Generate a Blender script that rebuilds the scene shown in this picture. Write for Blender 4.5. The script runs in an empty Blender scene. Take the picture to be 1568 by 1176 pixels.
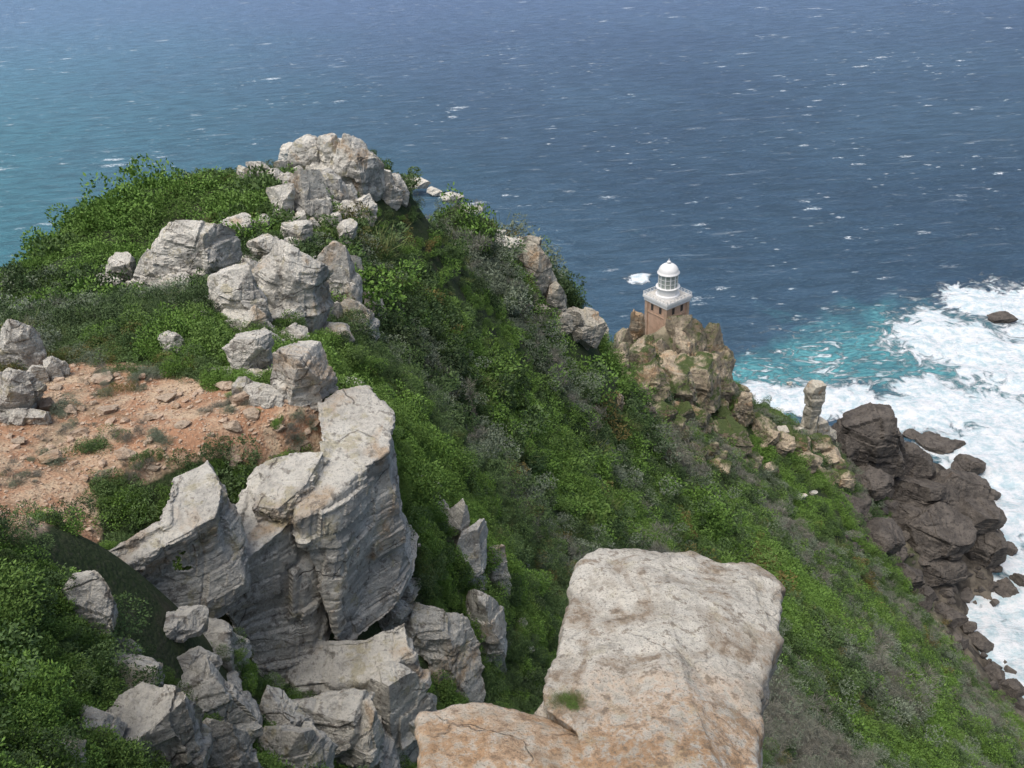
import bpy, bmesh, math, random
import numpy as np
from mathutils import Vector, Matrix
random.seed(7); RNG=np.random.default_rng(7)
H=165.0; F=1250.0
p=math.radians(32); a=math.radians(4)
fwd=np.array([0,math.cos(p),-math.sin(p)]); up0=np.array([0,math.sin(p),math.cos(p)]); r0=np.array([1.0,0,0])
right=r0*math.cos(a)-up0*math.sin(a); up=up0*math.cos(a)+r0*math.sin(a)
C=np.array([0,0,H])
def ray(u,v): return right*((u-784)/F)+up*((588-v)/F)+fwd
def P(u,v,d): return C+ray(u,v)*d
def PZ(u,v,z):
    r=ray(u,v); return C+r*((z-H)/r[2])

# ---------- noise ----------
def _h(ix,iy,iz,s):
    h=(ix.astype(np.int64)*374761393+iy.astype(np.int64)*668265263+iz.astype(np.int64)*2147483647+s*974634777)&0xffffffff
    h=((h^(h>>13))*1274126177)&0xffffffff
    h=((h^(h>>15))*2246822519)&0xffffffff
    h=h^(h>>16)
    return (h&0xffffff)/float(0xffffff)*2-1
def vnoise(x,y,z,s=0):
    ix=np.floor(x);iy=np.floor(y);iz=np.floor(z)
    fx=x-ix;fy=y-iy;fz=z-iz
    fx=fx*fx*(3-2*fx);fy=fy*fy*(3-2*fy);fz=fz*fz*(3-2*fz)
    def c(a,b,d): return _h(ix+a,iy+b,iz+d,s)
    x00=c(0,0,0)*(1-fx)+c(1,0,0)*fx; x10=c(0,1,0)*(1-fx)+c(1,1,0)*fx
    x01=c(0,0,1)*(1-fx)+c(1,0,1)*fx; x11=c(0,1,1)*(1-fx)+c(1,1,1)*fx
    return (x00*(1-fy)+x10*fy)*(1-fz)+(x01*(1-fy)+x11*fy)*fz
def fbm(x,y,z=None,oct=4,s=0,gain=.5,ridge=False):
    if z is None: z=np.zeros_like(x)
    o=np.zeros_like(x);A=1.0;t=0;f=1.0
    for i in range(oct):
        n=vnoise(x*f+i*17.3,y*f+i*9.1,z*f+i*3.7,s+i)
        if ridge: n=1-2*np.abs(n)
        o+=A*n;t+=A;A*=gain;f*=2.03
    return o/t
def blocks(q,seed):
    """jointed-sandstone relief: per-block offsets on three scales, with a warped lattice"""
    w=np.stack([vnoise(q[:,0]*.7,q[:,1]*.7,q[:,2]*.7,seed+k) for k in range(3)],-1)*.16
    g=q+w; a_=.18
    g=np.stack([g[:,0]*math.cos(a_)-g[:,2]*math.sin(a_),g[:,1],g[:,0]*math.sin(a_)+g[:,2]*math.cos(a_)],-1)
    d=0
    for k,(fx,fz,am) in enumerate(((.7,1.2,1.0),(1.5,2.8,.5),(3.2,6.5,.2))):
        c=[np.floor(g[:,0]*fx+k*.3+_h(np.floor(g[:,2]*fz),np.zeros(len(g)),np.zeros(len(g)),seed)*.5),np.floor(g[:,1]*fx+.5*k),np.floor(g[:,2]*fz)]
        d=d+am*_h(c[0],c[1],c[2],seed+k)
        for gg,ff in ((g[:,0],fx),(g[:,2],fz)):
            fr=gg*ff-np.floor(gg*ff);d=d-am*.4*np.clip(1-np.minimum(fr,1-fr)/.035,0,1)
    return d/1.7

# ---------- terrain control survey ----------
ctl=[(200,860,10.5),
(0,950,7.5),(100,1100,7.2),(0,1176,5.6),(200,1176,7.6),(120,980,8.5),
(60,500,24),(200,460,28),(0,440,31),(60,432,33),(130,350,37),(200,330,39),(330,292,42),(430,255,44),(565,245,45),(450,430,30),(350,420,29.5),(250,370,33),
(540,320,41),(560,450,33),(600,420,36),(650,500,36),(620,300,46),(700,312,63),(745,340,71),(790,372,79),(825,420,89),(850,470,99),(750,450,58),(800,520,64),(700,600,36),(620,600,26),
(870,560,98),(930,605,126),(895,500,128),(940,560,150),(1080,530,172),(1022,510,168),(1110,600,178),(1180,655,192),(1100,655,163),(1000,655,130),(1050,740,112),
(1150,750,145),(1250,750,170),(1300,850,160),(1380,960,152),(1200,850,117),(1100,850,86),(1000,800,72),(900,750,58),(800,700,42),(1450,1060,142),(1100,700,128),(900,650,76),(800,600,52),
(700,700,28),(800,900,29),(820,1050,22),(900,850,40),(1200,1100,48),(1250,950,86),(1350,1150,75),(1500,1170,108),(1568,1176,118),(800,800,34),(700,800,22),
(430,1080,14),(350,1120,11)]
ctz=[(100,680,157.0),(0,640,157.2),(100,780,157.2),(0,800,157.6),(250,640,156.8),(400,620,156.6),(330,720,156.5),(470,665,156.4),(300,560,156.5),(150,560,156.6),(450,560,155.9),(520,640,156.3),
(640,885,152.0),(530,925,153),(410,980,153.4),(700,960,150),(600,1100,151.5),(1243,668,45),(1290,685,32),(1330,730,22),(1400,860,12),(1415,925,4),(1490,1010,2),(1555,1085,1),(1350,790,22),
(1430,720,2),(1500,800,0),(1525,870,-1),(1500,950,-3),(1568,1020,-3)]
wpts=[(3,3,153),(6,5,146),(2,6,150.5),(-1,5,153.5),(10,0,140),(20,0,126),(0,9,149),(0,0,160),(0,-5,161),(-5,-5,161),(5,-5,156),(-8,2,160),(-2,3,157),(1,2,156),
(-10,53,143),(-12,65,122),(-15,90,85),(-20,130,30),(-20,170,-10),(-40,55,108),(-30,46,130),(-33,35,133),(-60,40,80),(-90,50,10),(-60,90,20),(-90,0,60),(-40,0,130),(-120,20,-15),(-130,130,-20),(-50,160,-20),
(-10,74,124),(-6,92,103),(-1,112,86),(0,130,55),(8,135,74),(30,175,50),(35,200,-5),(15,166,48),(10,190,-10),(62,188,30),(72,210,-5),(95,220,-8),(104,198,6),
(200,250,-20),(200,100,-20),(150,180,-14),(135,130,-8),(150,90,-15),(150,0,-15),(120,50,8),(100,-20,40),(50,-30,90),(0,-40,150),(-60,-40,100),(0,250,-25),(100,260,-20),(-150,-40,-20),(-150,100,-25),(150,-60,-10),(130,230,-10)]
pts=np.array([P(*c) for c in ctl]+[PZ(*c) for c in ctz]+[np.array(w,float) for w in wpts]);N=len(pts)
cc=.8
D2=((pts[:,None,:2]-pts[None,:,:2])**2).sum(-1)
lam=.006*np.hypot(pts[:,0],pts[:,1])+.02
A=np.zeros((N+3,N+3));A[:N,:N]=np.sqrt(D2+cc*cc)-np.diag(lam)
A[:N,N]=1;A[:N,N+1:]=pts[:,:2];A[N:,:N]=A[:N,N:].T
W=np.linalg.solve(A,np.concatenate([pts[:,2],[0,0,0]]))
def height(x,y):
    x=np.asarray(x,float);y=np.asarray(y,float);sh=x.shape;x=x.ravel();y=y.ravel()
    z=W[N]+W[N+1]*x+W[N+2]*y
    for i in range(N): z=z+W[i]*np.sqrt((x-pts[i,0])**2+(y-pts[i,1])**2+cc*cc)
    r=np.hypot(x,y)
    z+=fbm(x/3,y/3,oct=5,s=3)*.16*np.clip(r/14,.5,2.5)
    k=np.clip((r-25)/60,0,1)
    z+=fbm(x/14,y/14,oct=5,s=9,ridge=True)*2.0*k
    cz=np.clip(1-np.hypot((x-45)/38,(y-158)/22),0,1)+.8*np.clip(1-np.abs(z-8)/16,0,1)*(x>60)
    z+=fbm(x/6,y/6,oct=5,s=21,ridge=True)*3.0*np.clip(cz*2,0,1)
    return z.reshape(sh)
dd=np.exp(np.linspace(math.log(5),math.log(500),2600))
def G(u,v):
    r=ray(u,v);q=C[None]+dd[:,None]*r[None]
    h=np.maximum(height(q[:,0],q[:,1]),0)
    k=np.argmax(q[:,2]<=h)
    if q[k,2]>h[k]: k=len(dd)-1
    return q[k],dd[k]

# ---------- materials ----------
def newmat(name):
    m=bpy.data.materials.new(name);m.use_nodes=True
    nt=m.node_tree;nt.nodes.clear()
    o=nt.nodes.new('ShaderNodeOutputMaterial');b=nt.nodes.new('ShaderNodeBsdfPrincipled')
    nt.links.new(b.outputs[0],o.inputs[0]);return m,nt,b,o
class NT:
    def __init__(s,nt): s.nt=nt;s.pos=None
    def n(s,t,**k):
        x=s.nt.nodes.new(t)
        for q,w in k.items(): setattr(x,q,w)
        return x
    def l(s,a,b): s.nt.links.new(a,b)
    def P(s):
        if not s.pos: s.pos=s.n('ShaderNodeNewGeometry')
        return s.pos
    def map(s,scale=(1,1,1),rot=(0,0,0)):
        m=s.n('ShaderNodeMapping');m.inputs['Scale'].default_value=scale;m.inputs['Rotation'].default_value=rot
        s.l(s.P().outputs['Position'],m.inputs['Vector']);return m.outputs[0]
    def noise(s,scale,detail=6,rough=.55,vec=None,dist=0):
        x=s.n('ShaderNodeTexNoise');x.inputs['Scale'].default_value=scale;x.inputs['Detail'].default_value=detail
        x.inputs['Roughness'].default_value=rough;x.inputs['Distortion'].default_value=dist
        s.l(vec or s.P().outputs['Position'],x.inputs['Vector']);return x.outputs['Fac']
    def vor(s,scale,feature='F1',vec=None,rand=1):
        x=s.n('ShaderNodeTexVoronoi',feature=feature);x.inputs['Scale'].default_value=scale;x.inputs['Randomness'].default_value=rand
        s.l(vec or s.P().outputs['Position'],x.inputs['Vector']);return x
    def step(s,f,lo,hi,a=0.,b=1.):
        x=s.n('ShaderNodeMapRange',interpolation_type='SMOOTHSTEP')
        for i,q in enumerate((lo,hi,a,b)): x.inputs[i+1].default_value=q
        s.l(f,x.inputs[0]);return x.outputs[0]
    def mix(s,f,a,b,mode='MIX'):
        x=s.n('ShaderNodeMix',data_type='RGBA',blend_type=mode)
        if isinstance(f,(int,float)): x.inputs[0].default_value=f
        else: s.l(f,x.inputs[0])
        for i,q in ((6,a),(7,b)):
            if isinstance(q,tuple): x.inputs[i].default_value=(*q,1)
            else: s.l(q,x.inputs[i])
        return x.outputs[2]
    def m(s,op,a,b=0.):
        x=s.n('ShaderNodeMath',operation=op)
        for i,q in enumerate((a,b)):
            if isinstance(q,(int,float)): x.inputs[i].default_value=q
            else: s.l(q,x.inputs[i])
        return x.outputs[0]
    def attr(s,name):
        x=s.n('ShaderNodeAttribute');x.attribute_name=name;return x
    def nz(s):
        x=s.n('ShaderNodeSeparateXYZ');s.l(s.P().outputs['Normal'],x.inputs[0]);return x.outputs[2]
    def bump(s,h,strength,dist,b,prev=None):
        x=s.n('ShaderNodeBump');x.inputs['Strength'].default_value=strength;x.inputs['Distance'].default_value=dist
        s.l(h,x.inputs['Height'])
        if prev: s.l(prev,x.inputs['Normal'])
        s.l(x.outputs[0],b.inputs['Normal']);return x.outputs[0]

def rock_mat(name,pale,grey,stain,sc=1.0,ochre=(.42,.25,.12),och=.58,moss=0.0,topw=.6,cr=.6,ocs=.7,stn=.54,spk=.5,warm_y=None,lich=0.):
    m,nt,b,o=newmat(name);n=NT(nt)
    n1=n.noise(1.1*sc,8,.62); n2=n.noise(4.0*sc,10,.72); n3=n.noise(.55*sc,8,.6,dist=.6); n4=n.noise(22*sc,6,.75)
    n5=n.noise(1.0*sc,9,.68,vec=n.map((1,1,2.8),(.3,0,0)))
    col=n.mix(n.step(n1,.38,.62),grey,pale)
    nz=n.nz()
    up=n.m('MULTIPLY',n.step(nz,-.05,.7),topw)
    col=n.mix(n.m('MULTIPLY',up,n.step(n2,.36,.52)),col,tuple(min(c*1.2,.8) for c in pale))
    och_f=n.m('MULTIPLY',n.step(n3,och,och+.09),n.step(n2,.36,.56,.15*ocs,ocs))
    col=n.mix(och_f,col,ochre)
    if warm_y is not None:   # iron-stained end of the rock
        sp=n.n('ShaderNodeSeparateXYZ');n.l(n.P().outputs['Position'],sp.inputs[0])
        wf=n.m('MULTIPLY',n.step(n.m('ADD',sp.outputs[1],n.m('MULTIPLY',n.m('SUBTRACT',n3,.5),1.6)),warm_y-.5,warm_y+.3,.75,0),n.step(n2,.4,.55))
        col=n.mix(wf,col,(.50,.30,.15))
    if lich>0:   # yellow-green crustose lichen
        nl_=n.noise(1.9*sc,9,.7)
        col=n.mix(n.m('MULTIPLY',n.step(nl_,.55,.62),lich),col,(.42,.37,.21))
    col=n.mix(n.m('MULTIPLY',n.step(n5,.53,.64),.5),col,tuple(c*.78 for c in grey))
    col=n.mix(n.m('MULTIPLY',n.step(n2,stn,stn+.08),.7),col,stain)
    col=n.mix(n.m('MULTIPLY',n.step(n4,.54,.62),spk),col,tuple(c*.5 for c in grey))
    vo=n.vor(.8*sc,'DISTANCE_TO_EDGE',None)
    wv=n.n('ShaderNodeVectorMath',operation='ADD')
    nc=n.n('ShaderNodeTexNoise');nc.inputs['Scale'].default_value=1.2*sc;nc.inputs['Detail'].default_value=8
    n.l(n.P().outputs['Position'],nc.inputs['Vector'])
    vs=n.n('ShaderNodeVectorMath',operation='SCALE');vs.inputs['Scale'].default_value=.5/sc
    n.l(nc.outputs['Color'],vs.inputs[0]);n.l(n.map((.55,.55,1.3),(.25,.2,0)),wv.inputs[0]);n.l(vs.outputs[0],wv.inputs[1])
    n.l(wv.outputs[0],vo.inputs['Vector'])
    crack=n.m('MULTIPLY',n.step(vo.outputs['Distance'],.0,.016,1,0),n.step(n.noise(.9*sc,4,.5),.5,.6))
    col=n.mix(n.m('MULTIPLY',crack,cr),col,(.06,.05,.04))
    if moss>0:
        mm=n.m('MULTIPLY',n.step(nz,.1,.5),n.step(n.noise(.35*sc,8,.65),.5-.2*moss,.6-.2*moss))
        col=n.mix(mm,col,(.075,.10,.035))
    n.l(col,b.inputs['Base Color']);b.inputs['Roughness'].default_value=.92
    b.inputs['Specular IOR Level'].default_value=.2
    h=n.m('ADD',n2,n.m('MULTIPLY',n4,.4)); h=n.m('ADD',h,n.m('MULTIPLY',n5,.6));h=n.m('SUBTRACT',h,n.m('MULTIPLY',crack,.6*cr))
    n.bump(h,1.0,.11/sc,b)
    return m
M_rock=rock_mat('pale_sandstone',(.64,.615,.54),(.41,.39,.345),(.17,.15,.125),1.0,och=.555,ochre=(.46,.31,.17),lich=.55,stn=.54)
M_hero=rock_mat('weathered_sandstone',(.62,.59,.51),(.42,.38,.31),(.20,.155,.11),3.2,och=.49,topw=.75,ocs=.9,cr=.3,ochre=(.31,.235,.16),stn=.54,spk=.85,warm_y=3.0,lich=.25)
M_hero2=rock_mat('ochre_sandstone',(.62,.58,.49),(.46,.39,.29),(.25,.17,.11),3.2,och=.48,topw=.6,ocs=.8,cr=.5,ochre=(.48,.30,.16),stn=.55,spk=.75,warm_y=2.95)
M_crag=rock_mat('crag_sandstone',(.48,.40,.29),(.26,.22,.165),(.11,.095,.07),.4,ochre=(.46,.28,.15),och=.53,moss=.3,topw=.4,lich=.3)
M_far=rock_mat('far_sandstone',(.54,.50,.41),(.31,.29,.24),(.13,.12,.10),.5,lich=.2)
M_sea=rock_mat('wet_sea_rock',(.145,.128,.11),(.07,.063,.056),(.028,.026,.023),.35,ochre=(.16,.118,.082),topw=.3,och=.62)

def mesh_obj(name,V,Fc,mat,smooth=False,link=True):
    me=bpy.data.meshes.new(name)
    V=np.asarray(V,np.float32);Fc=np.asarray(Fc,np.int32);k=Fc.shape[1]
    me.vertices.add(len(V));me.vertices.foreach_set('co',V.ravel())
    me.loops.add(Fc.size);me.loops.foreach_set('vertex_index',Fc.ravel())
    me.polygons.add(len(Fc));me.polygons.foreach_set('loop_start',np.arange(0,Fc.size,k,dtype=np.int32))
    me.update(calc_edges=True)
    me.polygons.foreach_set('use_smooth',np.full(len(Fc),smooth))
    if mat: me.materials.append(mat)
    ob=bpy.data.objects.new(name,me)
    if link: bpy.context.scene.collection.objects.link(ob)
    return ob
def fattr(me,name,vals):
    at=me.attributes.new(name,'FLOAT','POINT');at.data.foreach_set('value',np.asarray(vals,np.float32))
def inpoly(x,y,poly):
    ins=np.zeros(x.shape,bool);n=len(poly);j=n-1
    for i in range(n):
        xi,yi=poly[i];xj,yj=poly[j]
        c=((yi>y)!=(yj>y))&(x<(xj-xi)*(y-yi)/((yj-yi)+1e-12)+xi)
        ins^=c;j=i
    return ins
soilpoly=[G(u,v)[0][:2] for u,v in [(60,572),(110,556),(200,556),(330,590),(420,605),(520,640),(500,690),(420,720),(345,700),(255,725),(150,755),(60,820),(5,835)]]
soilpoly+=[(-13,7.5),(-14,11)]
SX,SY=zip(*soilpoly)

# ---------- terrain mesh ----------
def axis(lo,hi,c0,c,n):
    s=np.linspace(math.asinh((lo-c0)/c),math.asinh((hi-c0)/c),n);return c0+c*np.sinh(s)
xs=axis(-150,215,-2,10,700);ys=axis(-40,300,10,10,700)
X,Y=np.meshgrid(xs,ys);Z=height(X,Y)
gy,gx=np.gradient(Z,ys,xs);SL=np.hypot(gx,gy)
idx=np.arange(X.size).reshape(X.shape)
Fq=np.stack([idx[:-1,:-1],idx[:-1,1:],idx[1:,1:],idx[1:,:-1]],-1).reshape(-1,4)
mt,nt,b,o=newmat('headland_ground');n=NT(nt)
soil=n.attr('soil').outputs['Fac'];rk=n.attr('rock').outputs['Fac'];drk=n.attr('wet').outputs['Fac']
g1=n.noise(.9,8,.65);g2=n.noise(.12,6,.6);g3=n.noise(14,6,.7)
green=n.mix(n.step(g2,.4,.6),(.028,.046,.017),(.05,.068,.03));green=n.mix(n.step(g1,.52,.7),green,(.065,.062,.04))
green=n.mix(n.m('MULTIPLY',n.step(g3,.5,.65),.5),green,(.11,.10,.07))
rc=n.mix(n.step(n.noise(.35,9,.65),.4,.62),(.16,.14,.10),(.36,.31,.22));rc=n.mix(n.step(g2,.5,.6),rc,(.07,.09,.035))
sc1=n.mix(n.step(n.noise(1.3,8,.6),.4,.6),(.37,.21,.125),(.50,.385,.265))
sc1=n.mix(n.step(g3,.52,.62),sc1,(.25,.15,.095));
vv=n.vor(16);sc1=n.mix(n.step(vv.outputs['Distance'],.12,.3,.6,0),sc1,(.54,.44,.33))
sc1=n.mix(n.m('MULTIPLY',n.step(n.noise(.8,6,.7),.54,.66),.6),sc1,(.13,.11,.07))
dk=n.mix(n.step(n.noise(.25,8,.6),.4,.65),(.045,.04,.034),(.16,.14,.11))
col=n.mix(rk,green,rc);col=n.mix(drk,col,dk);col=n.mix(n.step(n.m('ADD',soil,n.m('MULTIPLY',n.m('SUBTRACT',g1,.5),.8)),.35,.6),col,sc1)
n.l(col,b.inputs['Base Color']);b.inputs['Roughness'].default_value=.95;b.inputs['Specular IOR Level'].default_value=.15
h=n.m('ADD',n.m('MULTIPLY',g3,.04),n.m('MULTIPLY',g1,.5));h=n.m('ADD',h,n.m('MULTIPLY',vv.outputs['Distance'],-.05))
n.bump(h,.8,.5,b)
ter=mesh_obj('headland_terrain',np.stack([X.ravel(),Y.ravel(),Z.ravel()],-1),Fq,mt,True)
def soilmask(x,y): return inpoly(x,y,soilpoly)
def cragmask(x,y,z):
    c=np.clip(1.25-np.hypot((x-36)/16,(y-156)/13),0,1)
    c=np.maximum(c,np.clip(1.2-np.hypot((x-60)/30,(y-174)/11),0,1))
    c=np.maximum(c,np.clip((24-z)/10,0,1)*(x>40))
    return np.clip(c*2.5,0,1)
sm=soilmask(X,Y).astype(float)
for _ in range(2): sm[1:-1,1:-1]=(sm[1:-1,1:-1]+sm[2:,1:-1]+sm[:-2,1:-1]+sm[1:-1,2:]+sm[1:-1,:-2])/5
fattr(ter.data,'soil',sm.ravel())
fattr(ter.data,'rock',np.clip(np.maximum(cragmask(X,Y,Z)*.8,np.clip((SL-3.0)/1.5,0,1)*.5),0,1).ravel())
fattr(ter.data,'wet',np.clip((16-Z+6*fbm(X/12,Y/12,s=5))/8,0,1).ravel())

# ---------- sea ----------
sx=axis(-6000,9000,120,60,620);sy=axis(-3000,16000,210,60,640)
U,V=np.meshgrid(sx,sy)
def field(L):
    f=np.zeros_like(U)
    for u,v,r in L:
        q=PZ(u,v,0);f=np.maximum(f,np.exp(-((U-q[0])**2+(V-q[1])**2)/(r*r)))
    return f
foamL=[(1130,612,9),(1180,612,13),(1240,615,14),(1300,617,15),(1370,635,15),(1430,488,12),(1500,462,20),(1560,468,24),(1450,520,22),(1500,540,26),(1550,560,30),(1540,640,24),(1450,625,20),(1415,600,13),(1530,700,22),(1480,720,12),(1568,770,22),(1530,790,12),(1545,850,12),(1390,790,4),(1376,765,4),(1490,945,14),(1560,930,14),(1530,985,14),(1568,1040,13),(1460,935,10),(978,425,6),(1650,520,34),(1680,650,38),(1650,800,30),(1640,950,25)]
turqL=[(1180,580,26),(1260,560,32),(1340,545,38),(1420,530,42),(1500,600,42),(1560,700,40),(1568,820,30),(1700,700,60),(1540,950,20),(1130,590,16)]
foam=field(foamL)
sxm=(U>-170)&(U<230)&(V>-30)&(V<310)
tz=np.full(U.shape,-50.);tz[sxm]=height(U[sxm],V[sxm])
shore=np.clip(1-np.abs(tz+1.5)/6,0,1)
foam=np.maximum(foam,shore*.66*(U>45))
foam=np.clip(foam+.2*fbm(U/25,V/25,oct=4,s=31),0,1)*(foam>.01)
turq=field(turqL)
near=np.exp(-((U-140)**2+(V-230)**2)/400**2)
ZZ=near*(fbm(U/22,V/13,oct=5,s=40)*1.5)+foam*fbm(U/7,V/7,oct=5,s=44)*1.6+foam*.3
idx=np.arange(U.size).reshape(U.shape)
Fs=np.stack([idx[:-1,:-1],idx[:-1,1:],idx[1:,1:],idx[1:,:-1]],-1).reshape(-1,4)
mw,nt,b,o=newmat('sea_water');n=NT(nt)
fo=n.attr('foam').outputs['Fac'];tq=n.attr('turq').outputs['Fac']
big=n.noise(.004,5,.55);wx=n.n('ShaderNodeSeparateXYZ');n.l(n.P().outputs['Position'],wx.inputs[0])
base=n.mix(n.step(big,.35,.65),(.035,.076,.128),(.052,.11,.17))
lx=n.m('ADD',wx.outputs[0],n.m('MULTIPLY',n.m('SUBTRACT',big,.5),400.))
lx2=n.m('ADD',lx,n.m('MULTIPLY',wx.outputs[1],.22))
base=n.mix(n.step(lx2,-420,190,.9,0),base,(.06,.26,.30))
base=n.mix(n.step(wx.outputs[1],250,1700,0,.75),base,(.16,.245,.43))  # distance haze painted into the water colour, stronger with Y
rot=(0,0,math.radians(-10))
chop=n.noise(1.0,9,.68,vec=n.map((.045,.13,.1),rot),dist=.4)
chop2=n.noise(1.0,6,.62,vec=n.map((.35,.8,.3),rot),dist=.3)
base=n.mix(n.step(chop,.36,.6),n.mix(.38,base,(.01,.03,.05)),base)
base=n.mix(n.m('MULTIPLY',n.step(chop2,.5,.75),.38),base,(.19,.30,.36))
pt=n.noise(.035,8,.65,dist=.6)
t=n.step(n.m('ADD',tq,n.m('MULTIPLY',n.m('SUBTRACT',pt,.5),1.9)),.25,1.1)
base=n.mix(t,base,n.mix(n.step(chop2,.4,.6),(.06,.25,.29),(.14,.42,.45)))
fn=n.noise(.14,12,.70,dist=1.2)
f=n.m('ADD',n.m('MULTIPLY',fo,1.15),n.m('MULTIPLY',n.m('SUBTRACT',fn,.5),2.3))
f=n.m('MULTIPLY',n.step(f,.42,.70),n.step(fo,.04,.2))
lace=n.noise(1.0,10,.72,vec=n.map((.10,.22,.1),(0,0,.5)),dist=1.6)
f=n.m('MAXIMUM',f,n.m('MULTIPLY',n.step(n.m('ADD',lace,n.m('MULTIPLY',tq,.12)),.62,.70),n.step(tq,.1,.5,0,.8)))
def caps(sx_,sy_,thr,rad,off):
    mp=n.n('ShaderNodeMapping');mp.inputs['Scale'].default_value=(sx_,sy_,0);mp.inputs['Rotation'].default_value=rot;mp.inputs['Location'].default_value=(off,off*.7,0)
    n.l(n.P().outputs['Position'],mp.inputs['Vector']);wv=mp.outputs[0]
    dn=n.n('ShaderNodeTexNoise');dn.inputs['Scale'].default_value=3.2;dn.inputs['Detail'].default_value=7;dn.inputs['Roughness'].default_value=.78;n.l(wv,dn.inputs['Vector'])
    va=n.n('ShaderNodeVectorMath',operation='ADD');vs=n.n('ShaderNodeVectorMath',operation='SCALE');vs.inputs['Scale'].default_value=1.1
    n.l(dn.outputs['Color'],vs.inputs[0]);n.l(wv,va.inputs[0]);n.l(vs.outputs[0],va.inputs[1])
    v1=n.vor(1.0,'F1',va.outputs[0]);cs=n.n('ShaderNodeSeparateColor');n.l(v1.outputs['Color'],cs.inputs[0])
    rad_=n.step(cs.outputs[0],thr,1.0,0,rad)
    return n.step(n.m('SUBTRACT',rad_,v1.outputs['Distance']),-.005,.05)
c1=caps(.024,.055,.64,.23,3.3);c2=caps(.055,.12,.60,.24,7.1);c3=caps(.14,.28,.56,.25,11.7)
brk=n.step(n.noise(.55,6,.78),.42,.56)
gust=n.step(n.noise(.010,4,.6),.42,.58,.25,1)
cp=n.m('MULTIPLY',n.m('MAXIMUM',c1,n.m('MULTIPLY',c2,.9)),brk)
cp=n.m('MAXIMUM',cp,n.m('MULTIPLY',c3,n.m('MULTIPLY',gust,.6)))
cp=n.m('MULTIPLY',cp,gust)
stv=n.noise(1.0,7,.7,vec=n.map((.02,.16,.1),(0,0,math.radians(-24))),dist=.8)
cp=n.m('MAXIMUM',cp,n.m('MULTIPLY',n.step(stv,.60,.74),.34))
allf=n.m('MAXIMUM',f,n.m('MULTIPLY',cp,.92))
foamc=n.mix(n.step(n.noise(.3,9,.7),.35,.6),(.52,.67,.71),(.85,.88,.89))
col=n.mix(allf,base,foamc)
n.l(col,b.inputs['Base Color']);b.inputs['IOR'].default_value=1.33
n.l(n.step(allf,0,1,.28,.9),b.inputs['Roughness'])
hh=n.m('ADD',n.m('MULTIPLY',chop,3.0),n.m('MULTIPLY',chop2,.7));hh=n.m('ADD',hh,n.m('MULTIPLY',n.m('MULTIPLY',fn,f),1.5))
n.bump(hh,.9,1.2,b)
sea=mesh_obj('sea',np.stack([U.ravel(),V.ravel(),ZZ.ravel()],-1),Fs,mw,True)
fattr(sea.data,'foam',foam.ravel());fattr(sea.data,'turq',turq.ravel())

# ---------- rocks ----------
def ico(k):
    bm=bmesh.new();bmesh.ops.create_icosphere(bm,subdivisions=k,radius=1)
    v=np.array([x.co[:] for x in bm.verts]);f=np.array([[q.index for q in x.verts] for x in bm.faces]);bm.free();return v,f
ICO={k:ico(k) for k in (1,3,4,5,6)}
EXC=[]
def rotm(rx,ry,rz): return np.array((Matrix.Rotation(rz,3,'Z')@Matrix.Rotation(ry,3,'Y')@Matrix.Rotation(rx,3,'X')))
def rockgeo(size,seed,k=5,cuts=11,rough=.05,box=.6,tilt=.2,blk=.06,cmin=.5,cmax=.85):
    r=np.random.default_rng(seed);v,f=ICO[k];v=v.copy()
    m=np.abs(v).max(1,keepdims=True);v=v*(1-box)+v/m*box*.85
    for i in range(cuts):
        nn=r.normal(size=3);nn/=np.linalg.norm(nn);dd_=r.uniform(cmin,cmax)
        s=v@nn;ex=np.clip(s-dd_,0,None);v-=ex[:,None]*nn
    v=v@rotm(*(r.uniform(-tilt,tilt,2)),r.uniform(-.6,.6)).T
    ext=np.abs(v).max(0);v=v/ext
    v=v*np.array(size)*.47
    sz=float(np.mean(size));q=v/sz*3+seed*3.1
    nl=v/np.linalg.norm(v,axis=1,keepdims=True)
    d=fbm(q[:,0],q[:,1],q[:,2],oct=6,s=seed%97,gain=.6)*rough
    d+=blocks(q*.9,seed%89)*blk*(1-.45*np.clip(nl[:,2],0,1))
    v=v+nl*(d*sz)[:,None]
    return v,f
def put_group(name,L,mat,k=5,exc=0,**kw):
    VV=[];FF=[];o=0
    for i,(pos,size,seed) in enumerate(L):
        v,f=rockgeo(size,seed,k,**kw);v=v+np.array(pos);VV.append(v);FF.append(f+o);o+=len(v)
        if exc: EXC.append((pos[0],pos[1],max(size[0],size[1])*exc))
    return mesh_obj(name,np.concatenate(VV),np.concatenate(FF),mat,False)
def spec(u,v,w,h,seed,deep=.75,sink=.25):
    q,d=G(u,v);w_=w*d/F;h_=h*d/F*.95
    hh=h_*(1+sink)
    return ((q[0],q[1]+w_*deep*.35,q[2]+hh/2-h_*sink*1.0),(w_*1.12,w_*deep*1.1,hh*1.1),seed)
ridge=[(548,305,76,112),(575,300,34,84),(512,275,60,66),(470,262,60,50),(530,250,50,44),(445,250,40,34),(484,345,66,92),(438,335,50,60),(402,278,38,32),(375,280,28,26),(455,378,50,44),
(305,438,120,100),(238,445,52,64),(192,436,50,54),(172,448,34,30),(360,366,56,32),(462,505,130,150),(372,500,96,92),(530,482,60,120),(540,440,38,60),
(382,572,80,74),(455,612,110,86),(262,548,42,36),(40,575,70,90),(24,640,84,76),(412,404,62,44),(332,406,46,32),(400,354,34,24),(592,300,24,48),(515,320,42,60),(285,398,34,26),(480,425,38,36),(420,290,38,30),(440,300,44,34),(425,455,60,40),(340,455,50,30),(410,540,50,36),(560,345,40,50),(530,380,40,44),(470,300,36,30)]
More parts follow.
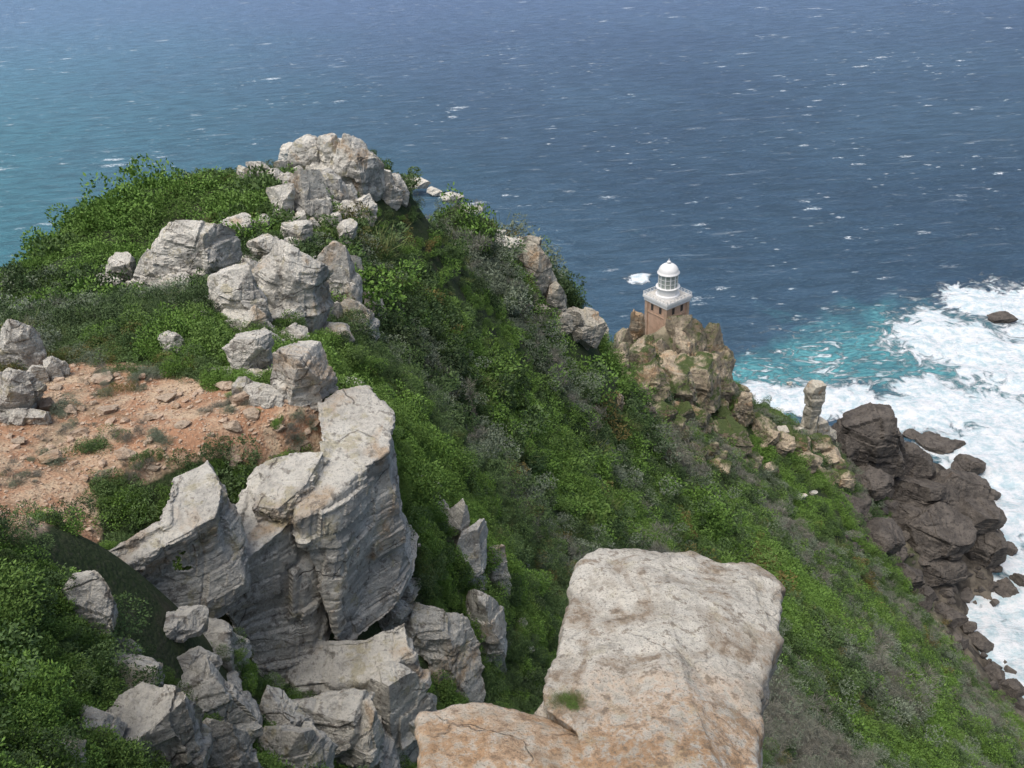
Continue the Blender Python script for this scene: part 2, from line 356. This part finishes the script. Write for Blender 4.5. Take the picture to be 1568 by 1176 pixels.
for i,(u,v,w,h) in enumerate(ridge):
    L=[spec(u,v,w,h,100+i)]
    rg=np.random.default_rng(i)
    if w>45:
        for j in range(6):
            an=rg.uniform(.0,3.1);L.append(spec(u+math.cos(an)*w*.72,v+math.sin(an)*h*.14,w*rg.uniform(.3,.65),h*rg.uniform(.15,.45),1000+i*7+j,sink=.6))
    put_group('boulder',L,M_rock,6 if w>60 else 5,exc=.38,cuts=19,rough=.055,blk=.075)
near_=[(655,765,44,40),(672,800,40,50),(697,855,56,105),(724,910,58,130),(760,912,50,95),(750,1025,70,170),(702,1060,92,170),(655,1010,80,110),(612,1176,110,190),(602,975,80,70),(505,1176,130,120),
(550,1200,90,150),(410,1022,52,38),(150,1005,80,130),(205,1080,90,80),(250,1215,150,200),(335,1140,110,150),(352,1230,100,170),(182,1030,60,54),(640,1130,66,66),(300,1050,70,60),(520,1065,70,46),(570,1056,66,60),(378,1000,70,50),(620,925,56,46),(430,1140,90,90),(450,1210,110,110),(270,985,70,44),(150,1160,80,70),(90,1190,70,60)]
for i,(u,v,w,h) in enumerate(near_):
    put_group('rock_outcrop',[spec(u,v,w,h,300+i,deep=.9,sink=.35)],M_rock,6,exc=.40,cuts=16,rough=.055,blk=.09,box=.75,tilt=.12)
slope=[(640,290,42,15),(692,310,36,14),(665,300,26,12),(770,386,62,18),(805,480,26,18),(760,366,30,12),(845,525,20,26),(1075,738,18,12),(805,875,20,25),(810,1005,20,20),(800,965,18,18),(850,545,16,16),(910,610,14,8),(1210,590,10,6),(1060,625,20,10),(720,548,12,10),(870,590,14,8),(1245,760,14,8),(745,700,14,10),(980,700,12,8),(600,288,24,12),(1225,770,22,12),(1120,780,16,10),(720,330,40,14)]
put_group('slope_rocks',[spec(u,v,w,h,500+i) for i,(u,v,w,h) in enumerate(slope)],M_rock,5,exc=.5)
rg=np.random.default_rng(77);Ls=[]
for i in range(46):
    u=rg.uniform(10,480);v=rg.uniform(572,735);s=rg.uniform(8,38);Ls.append(spec(u,v,s,s*rg.uniform(.25,.55),820+i))
put_group('bedrock_stones',Ls,rock_mat('tan_sandstone',(.50,.41,.31),(.38,.27,.19),(.22,.15,.10),1.5),4,cuts=14)
far=[(830,458,50,92),(815,420,44,56),(850,490,40,64),(888,532,84,58),(920,537,34,48),(872,508,54,34),(800,398,40,34),(838,510,34,50),(780,385,30,24),(860,520,34,40),(845,470,30,60)]
put_group('cliff_outcrop',[spec(u,v,w,h,540+i) for i,(u,v,w,h) in enumerate(far)],M_far,6,exc=.75,cuts=18,blk=.08)
crag=[(1082,600,44,70),(985,585,60,70),(1000,625,70,70),(1060,630,84,80),(1100,625,40,76),(952,570,36,46),(1100,665,56,56),(1138,655,40,60),(1170,676,36,44),(1030,620,80,60),(1010,655,50,40),(1125,700,60,50),(1070,670,50,50),(1200,705,40,40),(1150,725,46,30),(1105,595,30,50),(1040,655,50,40),(985,645,40,30),(1225,700,44,34),(1255,700,40,34),(1180,695,40,40),(1240,725,40,28),(1275,725,40,34),(1205,685,30,30),(1290,750,40,30),(1265,745,40,26),(1110,730,30,26),(1180,735,30,24)]
Lc=[spec(u,v,w,h,600+i,deep=.9) for i,(u,v,w,h) in enumerate(crag)]
cols=[(1040,460,570,38,166.5),(1062,466,595,42,168),(1084,484,605,40,171),(1104,518,640,38,174),(1010,512,600,36,163),(988,516,590,38,165),(972,470,560,30,171),(955,496,590,36,169),(938,522,592,28,166),(992,545,640,52,159),(1030,532,650,58,160),(1072,548,665,62,162),(1117,580,690,38,176),(1050,496,600,42,164),(968,540,630,42,161),(1094,596,690,46,168),(1000,600,690,50,155),(1050,610,700,56,156)]
for i,(u,vt,vb,w,d) in enumerate(cols):
    c=P(u,(vt+vb)/2,d);Lc.append((tuple(c),(w*d/F*1.15,w*d/F*1.1,(vb-vt)*d/F*1.18),1700+i))
rg=np.random.default_rng(5)
for i in range(90):
    u=rg.uniform(950,1150);v=rg.uniform(560,720)
    if u>1100 and v<600: continue
    s=rg.uniform(10,26);Lc.append(spec(u,v,s,s*rg.uniform(.8,1.5),640+i,deep=.9))
put_group('lighthouse_crag',Lc,M_crag,5,cuts=16,rough=.08,box=.5,blk=.115,tilt=.12)
q,d=G(1236,668);L=[]
for (dx,z0,w,h) in [(0,3,5.2,11),(.15,8.5,4.6,9),(-.05,13.0,4.5,7),(2.6,2,5,8),(-2.8,1,4,6)]:
    L.append(((q[0]+dx,q[1],q[2]+z0-1),(w,w,h),int(700+z0*3+dx*10)))
put_group('rock_pinnacle',L,M_far,5,cuts=9,box=.85,tilt=.04,blk=.045,cmin=.68,cmax=.95)
small=[(1195,678,24,30),(1222,672,18,20),(1268,678,24,28),(1292,690,24,22)]
put_group('ridge_crag',[spec(u,v,w,h,720+i) for i,(u,v,w,h) in enumerate(small)],M_far,5)
seaL=[(1335,740,130,118),(1385,765,84,92),(1300,705,44,50),(1400,795,90,70),(1450,820,130,112),(1482,855,100,96),(1430,870,120,84),(1400,820,90,60),(1510,868,64,60),(1310,800,60,44),(1350,855,90,46),(1440,895,80,40),(1390,905,50,34),(1330,765,76,44),(1495,815,60,56),
(1540,498,42,14),(1488,728,46,26),(1400,676,34,12),(1440,694,60,18),(1465,690,30,14),(1528,835,22,22),(1545,915,44,22),(1545,850,26,18),(1460,962,44,20),(1505,1000,44,22),(1530,1050,40,24),(1480,925,30,12),(1555,1070,40,26),(1420,930,40,26),(1568,900,30,20)]
put_group('shore_rocks',[spec(u,v,w,h,760+i,deep=.8) for i,(u,v,w,h) in enumerate(seaL)],M_sea,6,cuts=11,rough=.075,box=.2,blk=.06,tilt=.4)
Lb=[]
for i in range(460):
    u=random.uniform(1290,1568);v=random.uniform(700,1110)
    c=905+(u-1400)*1.08
    if abs(v-c)>34 and not (u<1530 and 800<v<930 and v>740+(u-1290)*.35 and v<c) and not(u<1400 and 740<v<860) and random.random()>.03: continue
    s=7+22*random.random()**2.2;Lb.append(spec(u,v,s,s*.75,900+i))
put_group('shore_boulders',Lb,M_sea,4,cuts=10,rough=.05,box=.3,blk=.04,tilt=.5)

def slab(name,top,h,mat,vox,lean=(0,0),grow=1.06,rough=.03,seed=1,blk=.03,fr=2.2,crown=.03,topk=.3,rnd=2,smooth=True,jit=.03):
    T=np.array([P(*t) for t in top]);c=T.mean(0)
    for t_ in T: EXC.append((c[0]*.45+t_[0]*.55,c[1]*.45+t_[1]*.55,.22*min(np.ptp(T[:,0]),np.ptp(T[:,1]))+.1))
    bm=bmesh.new();n_=len(T);levels=[(0,1.0),(.35,1.02),(.7,1.0),(1,grow)]
    rg=np.random.default_rng(seed);rows=[]
    for k,(t,g) in enumerate(levels):
        row=[]
        for i in range(n_):
            q=c+(T[i]-c)*g;q=q+np.array([lean[0]*t,lean[1]*t,-h*t])
            if k: q[:2]+=rg.normal(size=2)*jit*h
            row.append(bm.verts.new(q))
        rows.append(row)
    for r1,r2 in zip(rows[:-1],rows[1:]):
        for i in range(n_): bm.faces.new((r1[i],r1[(i+1)%n_],r2[(i+1)%n_],r2[i]))
    ct=bm.verts.new(c+np.array([0,0,crown*h]))
    for i in range(n_): bm.faces.new((rows[0][(i+1)%n_],rows[0][i],ct))
    bm.faces.new(rows[-1]);bmesh.ops.recalc_face_normals(bm,faces=bm.faces)
    me=bpy.data.meshes.new('t');bm.to_mesh(me);bm.free();ob=bpy.data.objects.new('t',me);bpy.context.scene.collection.objects.link(ob)
    rm=ob.modifiers.new('r','REMESH');rm.mode='VOXEL';rm.voxel_size=vox
    sm_=ob.modifiers.new('s','SMOOTH');sm_.iterations=rnd;sm_.factor=.5
    dg=bpy.context.evaluated_depsgraph_get();m2=bpy.data.meshes.new_from_object(ob.evaluated_get(dg));bpy.data.objects.remove(ob)
    nv=len(m2.vertices);v=np.empty(nv*3,np.float32);m2.vertices.foreach_get('co',v);v=v.reshape(-1,3).astype(float)
    nn=np.empty(nv*3,np.float32);m2.vertices.foreach_get('normal',nn);nn=nn.reshape(-1,3)
    q=v/h*fr+seed*5
    side=np.clip(1.1-np.abs(nn[:,2]),0,1)
    dsp=fbm(q[:,0],q[:,1],q[:,2],oct=7,s=seed,gain=.58)*rough*h*(1+side*1.2)
    dsp+=blocks(q*1.2,seed)*blk*h*(topk+side)
    v+=nn*dsp[:,None];m2.vertices.foreach_set('co',v.astype(np.float32).ravel())
    m2.materials.clear();m2.materials.append(mat);m2.name=name
    m2.polygons.foreach_set('use_smooth',np.full(len(m2.polygons),smooth));m2.update()
    o2=bpy.data.objects.new(name,m2);bpy.context.scene.collection.objects.link(o2);return o2
fg=[(903,866,5.8),(925,850,5.95),(962,842,6.0),(1010,850,5.95),(1060,848,6.0),(1100,862,5.95),(1155,862,6.0),(1188,882,5.85),(1196,905,5.7),(1190,960,5.3),(1172,1010,5.0),(1158,1060,4.7),(1160,1120,4.4),(1160,1200,4.0),(1160,1330,3.4),(900,1330,3.45),(890,1200,3.95),(880,1120,4.25),(830,1085,4.4),(822,1060,4.55),(850,1000,4.9),(868,945,5.2),(890,910,5.5)]
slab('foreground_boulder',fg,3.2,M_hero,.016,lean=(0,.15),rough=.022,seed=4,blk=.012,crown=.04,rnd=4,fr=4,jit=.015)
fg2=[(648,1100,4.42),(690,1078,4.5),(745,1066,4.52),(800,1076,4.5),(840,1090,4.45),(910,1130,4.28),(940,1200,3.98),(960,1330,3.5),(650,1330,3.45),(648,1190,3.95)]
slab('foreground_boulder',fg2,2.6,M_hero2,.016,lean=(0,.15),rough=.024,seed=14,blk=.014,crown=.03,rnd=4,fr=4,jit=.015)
def Pz(u,v,z):
    q=PZ(u,v,z);return (u,v,float((q-C)@fwd))
zt=P(540,640,15)[2]
l1=[Pz(488,618,zt+.1),Pz(520,600,zt+.1),Pz(560,592,zt),Pz(592,630,zt-.1),Pz(596,690,zt-.2),Pz(545,725,zt-.25),Pz(500,770,zt-.3),Pz(455,795,zt-.3),Pz(455,740,zt-.15),Pz(490,690,zt)]
slab('ledge_boulder',l1,3.3,M_rock,.028,lean=(.1,.1),rough=.022,seed=7,grow=1.04,blk=.036,crown=.01,rnd=1,smooth=False,jit=.04)
l1b=[Pz(390,720,zt-.2),Pz(455,700,zt-.05),Pz(490,695,zt-.05),Pz(480,760,zt-.35),Pz(430,815,zt-.45),Pz(345,885,zt-.6),Pz(338,820,zt-.45),Pz(365,765,zt-.3)]
slab('ledge_boulder',l1b,3.0,M_rock,.028,lean=(.05,.1),rough=.022,seed=17,grow=1.05,blk=.04,crown=.01,rnd=1,smooth=False,jit=.04)
l1c=[Pz(405,705,zt+.05),Pz(460,690,zt+.1),Pz(497,690,zt+.1),Pz(470,740,zt),Pz(425,780,zt-.1),Pz(385,775,zt-.1)]
slab('ledge_slab',l1c,.45,M_rock,.02,rough=.05,seed=19,grow=1.05,blk=.1,crown=.03,rnd=1,smooth=False)
z2=P(250,800,11.5)[2]
l2=[Pz(115,868,z2-.15),Pz(180,838,z2-.05),Pz(260,800,z2),Pz(262,730,z2+.1),Pz(318,702,z2+.1),Pz(342,745,z2),Pz(332,790,z2-.1),Pz(240,842,z2-.15),Pz(150,885,z2-.25)]
slab('ledge_boulder',l2,1.8,M_rock,.022,lean=(.05,.05),rough=.03,seed=12,grow=1.0,blk=.04,crown=.01,rnd=1,smooth=False,jit=.05)
for (uv,zz,hh_,sd) in [([(110,950),(190,925),(270,935),(345,955),(350,1005),(250,1015),(150,1010)],z2-1.6,2.2,22),([(180,1060),(260,1030),(350,1040),(372,1100),(360,1176),(260,1190),(200,1130)],z2-2.1,2.4,23),([(400,1000),(470,975),(560,975),(620,950),(628,995),(560,1040),(450,1050)],153.5,2.2,24),([(460,1090),(540,1070),(585,1080),(590,1180),(480,1190)],153.0,2.4,25)]:
    slab('rock_terrace',[Pz(u,v,zz-.003*(v-uv[0][1])) for u,v in uv],hh_,M_rock,.024,lean=(.05,.05),rough=.03,seed=sd,grow=1.04,blk=.06,crown=.01,topk=.5,rnd=1,smooth=False,jit=.06)

# gravel
x0,x1,y0,y1=min(SX),max(SX),min(SY),max(SY);VV=[];FF=[];o_=0;V1,F1=ICO[1]
gx_=RNG.uniform(x0,x1,12000);gy_=RNG.uniform(y0,y1,12000);k=soilmask(gx_,gy_);gx_=gx_[k];gy_=gy_[k];gz_=height(gx_,gy_)
for i in range(len(gx_)):
    s=.012+.03*RNG.random()**3+(.09*RNG.random() if RNG.random()<.05 else 0)
    v=V1*np.array([1,RNG.uniform(.6,1),RNG.uniform(.4,.7)])*s*(1+.25*RNG.normal(size=(len(V1),1)));v=v@rotm(0,0,RNG.uniform(0,6)).T
    VV.append(v+[gx_[i],gy_[i],gz_[i]+s*.2]);FF.append(F1+o_);o_+=len(V1)
M_gr=rock_mat('gravel_stone',(.50,.40,.30),(.38,.25,.17),(.27,.16,.10),6)
mesh_obj('gravel',np.concatenate(VV),np.concatenate(FF),M_gr)

# ---------- vegetation ----------
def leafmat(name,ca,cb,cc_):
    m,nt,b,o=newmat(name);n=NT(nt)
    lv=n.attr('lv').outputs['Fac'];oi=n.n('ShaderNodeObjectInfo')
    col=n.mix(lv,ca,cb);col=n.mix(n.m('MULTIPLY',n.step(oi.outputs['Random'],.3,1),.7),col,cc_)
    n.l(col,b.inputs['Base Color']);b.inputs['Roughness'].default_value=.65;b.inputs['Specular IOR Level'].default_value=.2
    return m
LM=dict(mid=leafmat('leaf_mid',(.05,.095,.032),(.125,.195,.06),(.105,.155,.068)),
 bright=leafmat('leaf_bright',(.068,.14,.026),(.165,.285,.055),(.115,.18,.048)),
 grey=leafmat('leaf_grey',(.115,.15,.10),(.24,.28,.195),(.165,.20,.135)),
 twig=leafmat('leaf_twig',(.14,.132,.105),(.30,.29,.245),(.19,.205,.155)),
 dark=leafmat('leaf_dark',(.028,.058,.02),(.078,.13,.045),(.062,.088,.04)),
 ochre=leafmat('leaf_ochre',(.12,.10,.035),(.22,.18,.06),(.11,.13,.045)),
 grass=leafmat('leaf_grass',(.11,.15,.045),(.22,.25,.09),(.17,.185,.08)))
def clump(name,mat,n,leaf,asp,mode,seed):
    r=np.random.default_rng(seed);k=7
    lc=r.normal(size=(k,3))*np.array([.45,.45,.25]);lc[:,2]=np.abs(lc[:,2])*.9+.1;lr=r.uniform(.25,.48,k)
    j=r.integers(0,k,n);dv=r.normal(size=(n,3));dv/=np.linalg.norm(dv,axis=1,keepdims=True)
    pos=lc[j]+dv*(lr[j]*r.uniform(.55,1.08,n)**.6)[:,None]
    pos[:,2]=np.where(pos[:,2]<-.05,-pos[:,2]*.5,pos[:,2])
    if mode=='leaf':
        t=r.normal(size=(n,3))+dv*.7+np.array([0,0,.5])
    elif mode=='twig':
        pos=lc[j]*np.array([1,1,.7])+dv*(lr[j]*.8*r.random(n))[:,None];t=dv*.9+np.array([0,0,.9])+r.normal(size=(n,3))*.5
    else:
        pos=np.stack([r.normal(size=n)*.35,r.normal(size=n)*.35,np.zeros(n)],-1);t=r.normal(size=(n,3))*.45+np.array([0,0,1])+pos*.8
    t/=np.linalg.norm(t,axis=1,keepdims=True);s=np.cross(t,r.normal(size=(n,3)));s/=np.linalg.norm(s,axis=1,keepdims=True)
    L=(leaf*r.uniform(.6,1.3,n))[:,None];w=L*asp
    V=np.stack([pos,pos+t*L*.5+s*w*.5,pos+t*L,pos+t*L*.5-s*w*.5],1).reshape(-1,3)
    ob=mesh_obj(name,V,np.arange(n*4).reshape(n,4),mat,False,link=False);lv=np.clip(r.random(n)*.6+pos[:,2]*.6,0,1)  # random leaf tone, plus light from above painted in: higher leaves brighter
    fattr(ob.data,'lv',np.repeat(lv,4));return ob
pc=bpy.data.collections.new('shrub_kinds')
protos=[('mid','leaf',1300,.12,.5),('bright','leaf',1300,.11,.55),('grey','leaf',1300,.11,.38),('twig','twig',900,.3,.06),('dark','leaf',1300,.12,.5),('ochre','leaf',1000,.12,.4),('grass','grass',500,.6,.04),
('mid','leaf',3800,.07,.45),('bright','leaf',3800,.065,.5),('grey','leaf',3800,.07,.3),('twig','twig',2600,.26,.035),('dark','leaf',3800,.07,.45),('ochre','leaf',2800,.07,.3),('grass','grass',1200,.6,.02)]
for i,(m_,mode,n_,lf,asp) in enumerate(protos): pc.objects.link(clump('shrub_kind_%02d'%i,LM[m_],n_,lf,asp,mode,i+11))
NS=60000
rr=np.exp(RNG.uniform(math.log(4.5),math.log(265),NS));th=RNG.uniform(math.radians(-58),math.radians(48),NS)
bx=rr*np.sin(th);by=rr*np.cos(th)
bz=height(bx,by);e=.3
sxn=(height(bx+e,by)-height(bx-e,by))/(2*e);syn=(height(bx,by+e)-height(bx,by-e))/(2*e);sl=np.hypot(sxn,syn)
ins=soilmask(bx,by)
keep=RNG.random(NS)<np.clip(np.sqrt(1+sl**2)*.37,0,1)
keep&=(bz>12+5*fbm(bx/9,by/9,s=61))&(~ins|((RNG.random(NS)<.7)&(fbm(bx/1.3,by/1.3,oct=3,s=15)>.16)))
cm=cragmask(bx,by,bz);keep&=(RNG.random(NS)>cm*.88)
LHp=P(1022,452,170)
keep&=(np.hypot(bx-LHp[0],by-LHp[1])>9)
keep&=~((bx>-1.2)&(bx<2.6)&(by<6.5))
for (ex,ey,er) in EXC: keep&=((bx-ex)**2+(by-ey)**2>er*er)
bx,by,bz,sxn,syn,sl,rr,cm,ins=[q[keep] for q in (bx,by,bz,sxn,syn,sl,rr,cm,ins)];n_=len(bx)
size=(.17+.0155*rr)*np.exp(RNG.normal(size=n_)*.34);size=np.where(rr>80,np.minimum(size,2.2),size)*(1-.4*cm)
size=np.where(ins,size*.5,size)
pk=np.hypot(bx+7,by-46)<9
size=np.where(pk,size*.5,size)
size=np.where(rr<12,size*.85,size)
f1=fbm(bx/9+by/40,by/9,oct=3,s=71)+RNG.normal(size=n_)*.15-.14*(bx>25)-.02;f2=fbm(bx/7,by/7,oct=3,s=81)+RNG.normal(size=n_)*.2
kind=np.where(f1>.30,3,np.where(f1>.10,2,np.where(f1<-.28,1,np.where(f2>.0,0,4))))
kind=np.where((f2>.66),5,kind);kind=np.where((kind==0)&(RNG.random(n_)<.08),6,kind);kind=np.where((kind==4)&(f2<-.32),1,kind)
kind=np.where(ins&(RNG.random(n_)<.75),np.where(RNG.random(n_)<.5,2,3),kind)
kind=np.where(rr<26,kind+7,kind)
def instancer(name,co,rot,scl,kd):
    me=bpy.data.meshes.new(name);me.vertices.add(len(co));me.vertices.foreach_set('co',co.astype(np.float32).ravel())
    at=me.attributes.new('rot','FLOAT_VECTOR','POINT');at.data.foreach_set('vector',rot.astype(np.float32).ravel())
    at=me.attributes.new('scl','FLOAT_VECTOR','POINT');at.data.foreach_set('vector',scl.astype(np.float32).ravel())
    at=me.attributes.new('kd','INT','POINT');at.data.foreach_set('value',kd.astype(np.int32))
    ob=bpy.data.objects.new(name,me);bpy.context.scene.collection.objects.link(ob)
    ng=bpy.data.node_groups.new(name,'GeometryNodeTree')
    ng.interface.new_socket('Geometry',in_out='INPUT',socket_type='NodeSocketGeometry');ng.interface.new_socket('Geometry',in_out='OUTPUT',socket_type='NodeSocketGeometry')
    gi=ng.nodes.new('NodeGroupInput');go=ng.nodes.new('NodeGroupOutput');ip=ng.nodes.new('GeometryNodeInstanceOnPoints');ci=ng.nodes.new('GeometryNodeCollectionInfo')
    ci.inputs['Collection'].default_value=pc;ci.inputs['Separate Children'].default_value=True;ci.inputs['Reset Children'].default_value=True
    ip.inputs['Pick Instance'].default_value=True
    def na(nm,t):
        x=ng.nodes.new('GeometryNodeInputNamedAttribute');x.data_type=t;x.inputs['Name'].default_value=nm
        return [s for s in x.outputs if s.enabled and s.name=='Attribute'][0]
    l=ng.links.new;l(gi.outputs[0],ip.inputs['Points']);l(ci.outputs[0],ip.inputs['Instance']);l(na('kd','INT'),ip.inputs['Instance Index'])
    l(na('rot','FLOAT_VECTOR'),ip.inputs['Rotation']);l(na('scl','FLOAT_VECTOR'),ip.inputs['Scale']);l(ip.outputs[0],go.inputs[0])
    md=ob.modifiers.new('scatter','NODES');md.node_group=ng;return ob
rot_=np.stack([np.arctan(syn)*.4,-np.arctan(sxn)*.4,RNG.uniform(0,6.28,n_)],-1)
rot_[:,:2]+=RNG.normal(size=(n_,2))*.12
scl=np.stack([size,size*RNG.uniform(.8,1.2,n_),size*RNG.uniform(.6,1.2,n_)],-1)
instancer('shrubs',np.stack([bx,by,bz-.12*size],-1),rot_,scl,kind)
q=P(872,1080,4.45)
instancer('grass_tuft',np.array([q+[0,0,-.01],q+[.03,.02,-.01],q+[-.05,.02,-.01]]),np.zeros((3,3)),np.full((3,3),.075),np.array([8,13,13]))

# ---------- lighthouse ----------
def pmat(name,c1,c2,sc,rough=.6):
    m,nt,b,o=newmat(name);n=NT(nt);f=n.step(n.noise(sc,7,.65),.35,.7);col=n.mix(f,c1,c2)
    n.l(col,b.inputs['Base Color']);b.inputs['Roughness'].default_value=rough;n.bump(n.noise(sc*4,6,.6),.3,.05,b);return m
Mw=pmat('white_paint',(.80,.80,.78),(.74,.73,.69),.8,.5);Mb=pmat('sandstone_masonry',(.60,.41,.29),(.46,.31,.22),.9,.9)
Mg,nt,b,o=newmat('lantern_glass');b.inputs['Base Color'].default_value=(.34,.38,.34,1);b.inputs['Roughness'].default_value=.1
Ml=pmat('paving',(.55,.53,.48),(.42,.4,.36),1,.8)
LH=LHp.copy()
rootL=bpy.data.objects.new('lighthouse',None);bpy.context.scene.collection.objects.link(rootL);rootL.location=LH;rootL.rotation_euler=(0,0,math.radians(33))
def part(name,bm,mat,smooth=False):
    me=bpy.data.meshes.new(name);bm.to_mesh(me);bm.free();me.materials.append(mat)
    for f_ in me.polygons: f_.use_smooth=smooth
    ob=bpy.data.objects.new(name,me);bpy.context.scene.collection.objects.link(ob);ob.parent=rootL;return ob
def bx_(bm,c,s): bmesh.ops.create_cube(bm,size=1,matrix=Matrix.Translation(c)@Matrix.Diagonal((*s,1)))
def lathe(bm,prof,seg=32):
    rows=[]
    for r_,z_ in prof: rows.append([bm.verts.new((r_*math.cos(2*math.pi*i/seg),r_*math.sin(2*math.pi*i/seg),z_)) for i in range(seg)])
    for A_,B_ in zip(rows[:-1],rows[1:]):
        for i in range(seg): bm.faces.new((A_[i],A_[(i+1)%seg],B_[(i+1)%seg],B_[i]))
S=7.2
bm=bmesh.new();bx_(bm,(0,0,-6.7),(6.1,6.1,12.0));part('masonry_base',bm,Mb)
bm=bmesh.new()
for sx_ in (-1,1):
    for sy_ in (-1,1): bx_(bm,(sx_*2.85,sy_*2.85,-6.7),(.8,.8,11.9))
bx_(bm,(0,0,-3.6),(6.3,6.3,.25))
part('pilasters_and_band',bm,pmat('masonry_trim',(.54,.38,.27),(.38,.27,.19),.9,.9))
bm=bmesh.new()
for s_ in (-1,1):
    for t_ in (-1.2,1.2): bx_(bm,(t_,s_*3.06,-2.2),(.7,.06,1.4));bx_(bm,(s_*3.06,t_,-2.2),(.06,.7,1.4))
part('window_openings',bm,pmat('dark_opening',(.05,.045,.04),(.07,.06,.05),1,.9))
bm=bmesh.new();bx_(bm,(0,0,-.2),(S,S,.38));bx_(bm,(0,0,-.75),(S-.4,S-.4,.7));part('cornice_slab',bm,Mw)
bm=bmesh.new();bx_(bm,(0,0,.01),(S-.6,S-.6,.03));part('gallery_floor',bm,Ml)
bm=bmesh.new()
for s_ in (-1,1):
    e_=S/2-.12
    for zz,hh_ in ((.1,.18),(.85,.07),(.5,.05)):
        bx_(bm,(0,s_*e_,zz),(S-.02,.16 if hh_>.1 else .07,hh_));bx_(bm,(s_*e_,0,zz),(.16 if hh_>.1 else .07,S-.5,hh_))
    for k_ in range(8):
        t_=-e_+2*e_*k_/7;bx_(bm,(t_,s_*e_,.5),(.09,.09,.66));
        if 0<k_<7: bx_(bm,(s_*e_,t_,.5),(.09,.09,.66))
part('parapet_railing',bm,Mw)
R=2.05;Z1=2.2;Z2=5.1
bm=bmesh.new();lathe(bm,[(2.5,0),(2.5,.5),(R+.25,.6),(R+.12,.7),(R+.12,Z1-.2),(R+.45,Z1-.12),(R+.45,Z1),(R-.1,Z1+.03)]);part('tower_drum',bm,Mw,False)
bm=bmesh.new();lathe(bm,[(R-.12,Z1),(R-.12,Z2)],24);part('lantern_glazing',bm,Mg)
bm=bmesh.new()
for i in range(12):
    an=2*math.pi*i/12;M4=Matrix.Rotation(an,4,'Z')@Matrix.Translation((R-.06,0,(Z1+Z2)/2))@Matrix.Diagonal((.14,.24,Z2-Z1-.02,1));bmesh.ops.create_cube(bm,size=1,matrix=M4)
for zz in (Z1+.95,Z1+1.9): lathe(bm,[(R-.05,zz-.06),(R,zz-.06),(R,zz+.06),(R-.05,zz+.06)],24)
part('glazing_bars',bm,Mw)
bm=bmesh.new();pr=[(R-.15,Z2-.05),(R+.22,Z2-.05),(R+.26,Z2+.15),(R+.05,Z2+.25)]
for i in range(1,9):
    t_=i/8*math.pi/2;pr.append(((R+.05)*math.cos(t_)*.98+.02,Z2+.25+1.85*math.sin(t_)))
zt_=Z2+2.1;pr+=[(.32,zt_-.05),(.32,zt_+.2),(.42,zt_+.25),(.4,zt_+.4),(.2,zt_+.55),(.05,zt_+.6),(.05,zt_+1.0),(.001,zt_+1.0)]
lathe(bm,pr);part('dome_roof',bm,Mw,True)

# ---------- light, world, camera ----------
S_=Vector((-.26,-.20,.94)).normalized();el=math.asin(S_.z);az=math.atan2(S_.x,S_.y)
sl_=bpy.data.lights.new('sun','SUN');sl_.energy=2.2;sl_.angle=math.radians(45);sl_.color=(1,.98,.95)
so=bpy.data.objects.new('sun',sl_);bpy.context.scene.collection.objects.link(so);so.rotation_euler=S_.to_track_quat('Z','Y').to_euler()
w=bpy.data.worlds.new('World');bpy.context.scene.world=w;w.use_nodes=True;nt=w.node_tree;bg=nt.nodes['Background'];bg.inputs[1].default_value=.15
sk=nt.nodes.new('ShaderNodeTexSky');sk.sky_type='NISHITA';sk.sun_disc=False;sk.sun_elevation=el;sk.sun_rotation=az;sk.air_density=1.0;sk.dust_density=5.0;nt.links.new(sk.outputs[0],bg.inputs[0])
cd=bpy.data.cameras.new('camera');cam=bpy.data.objects.new('camera',cd);bpy.context.scene.collection.objects.link(cam)
cd.sensor_width=36;cd.lens=36*F/1568;cd.clip_end=40000;cd.clip_start=.05
R3=Matrix((right,up,-fwd)).transposed();cam.matrix_world=Matrix.Translation(C)@R3.to_4x4()
bpy.context.scene.camera=cam
vs_=bpy.context.scene.view_settings;vs_.view_transform='Standard';vs_.look='None';vs_.exposure=0
print('bushes',n_)
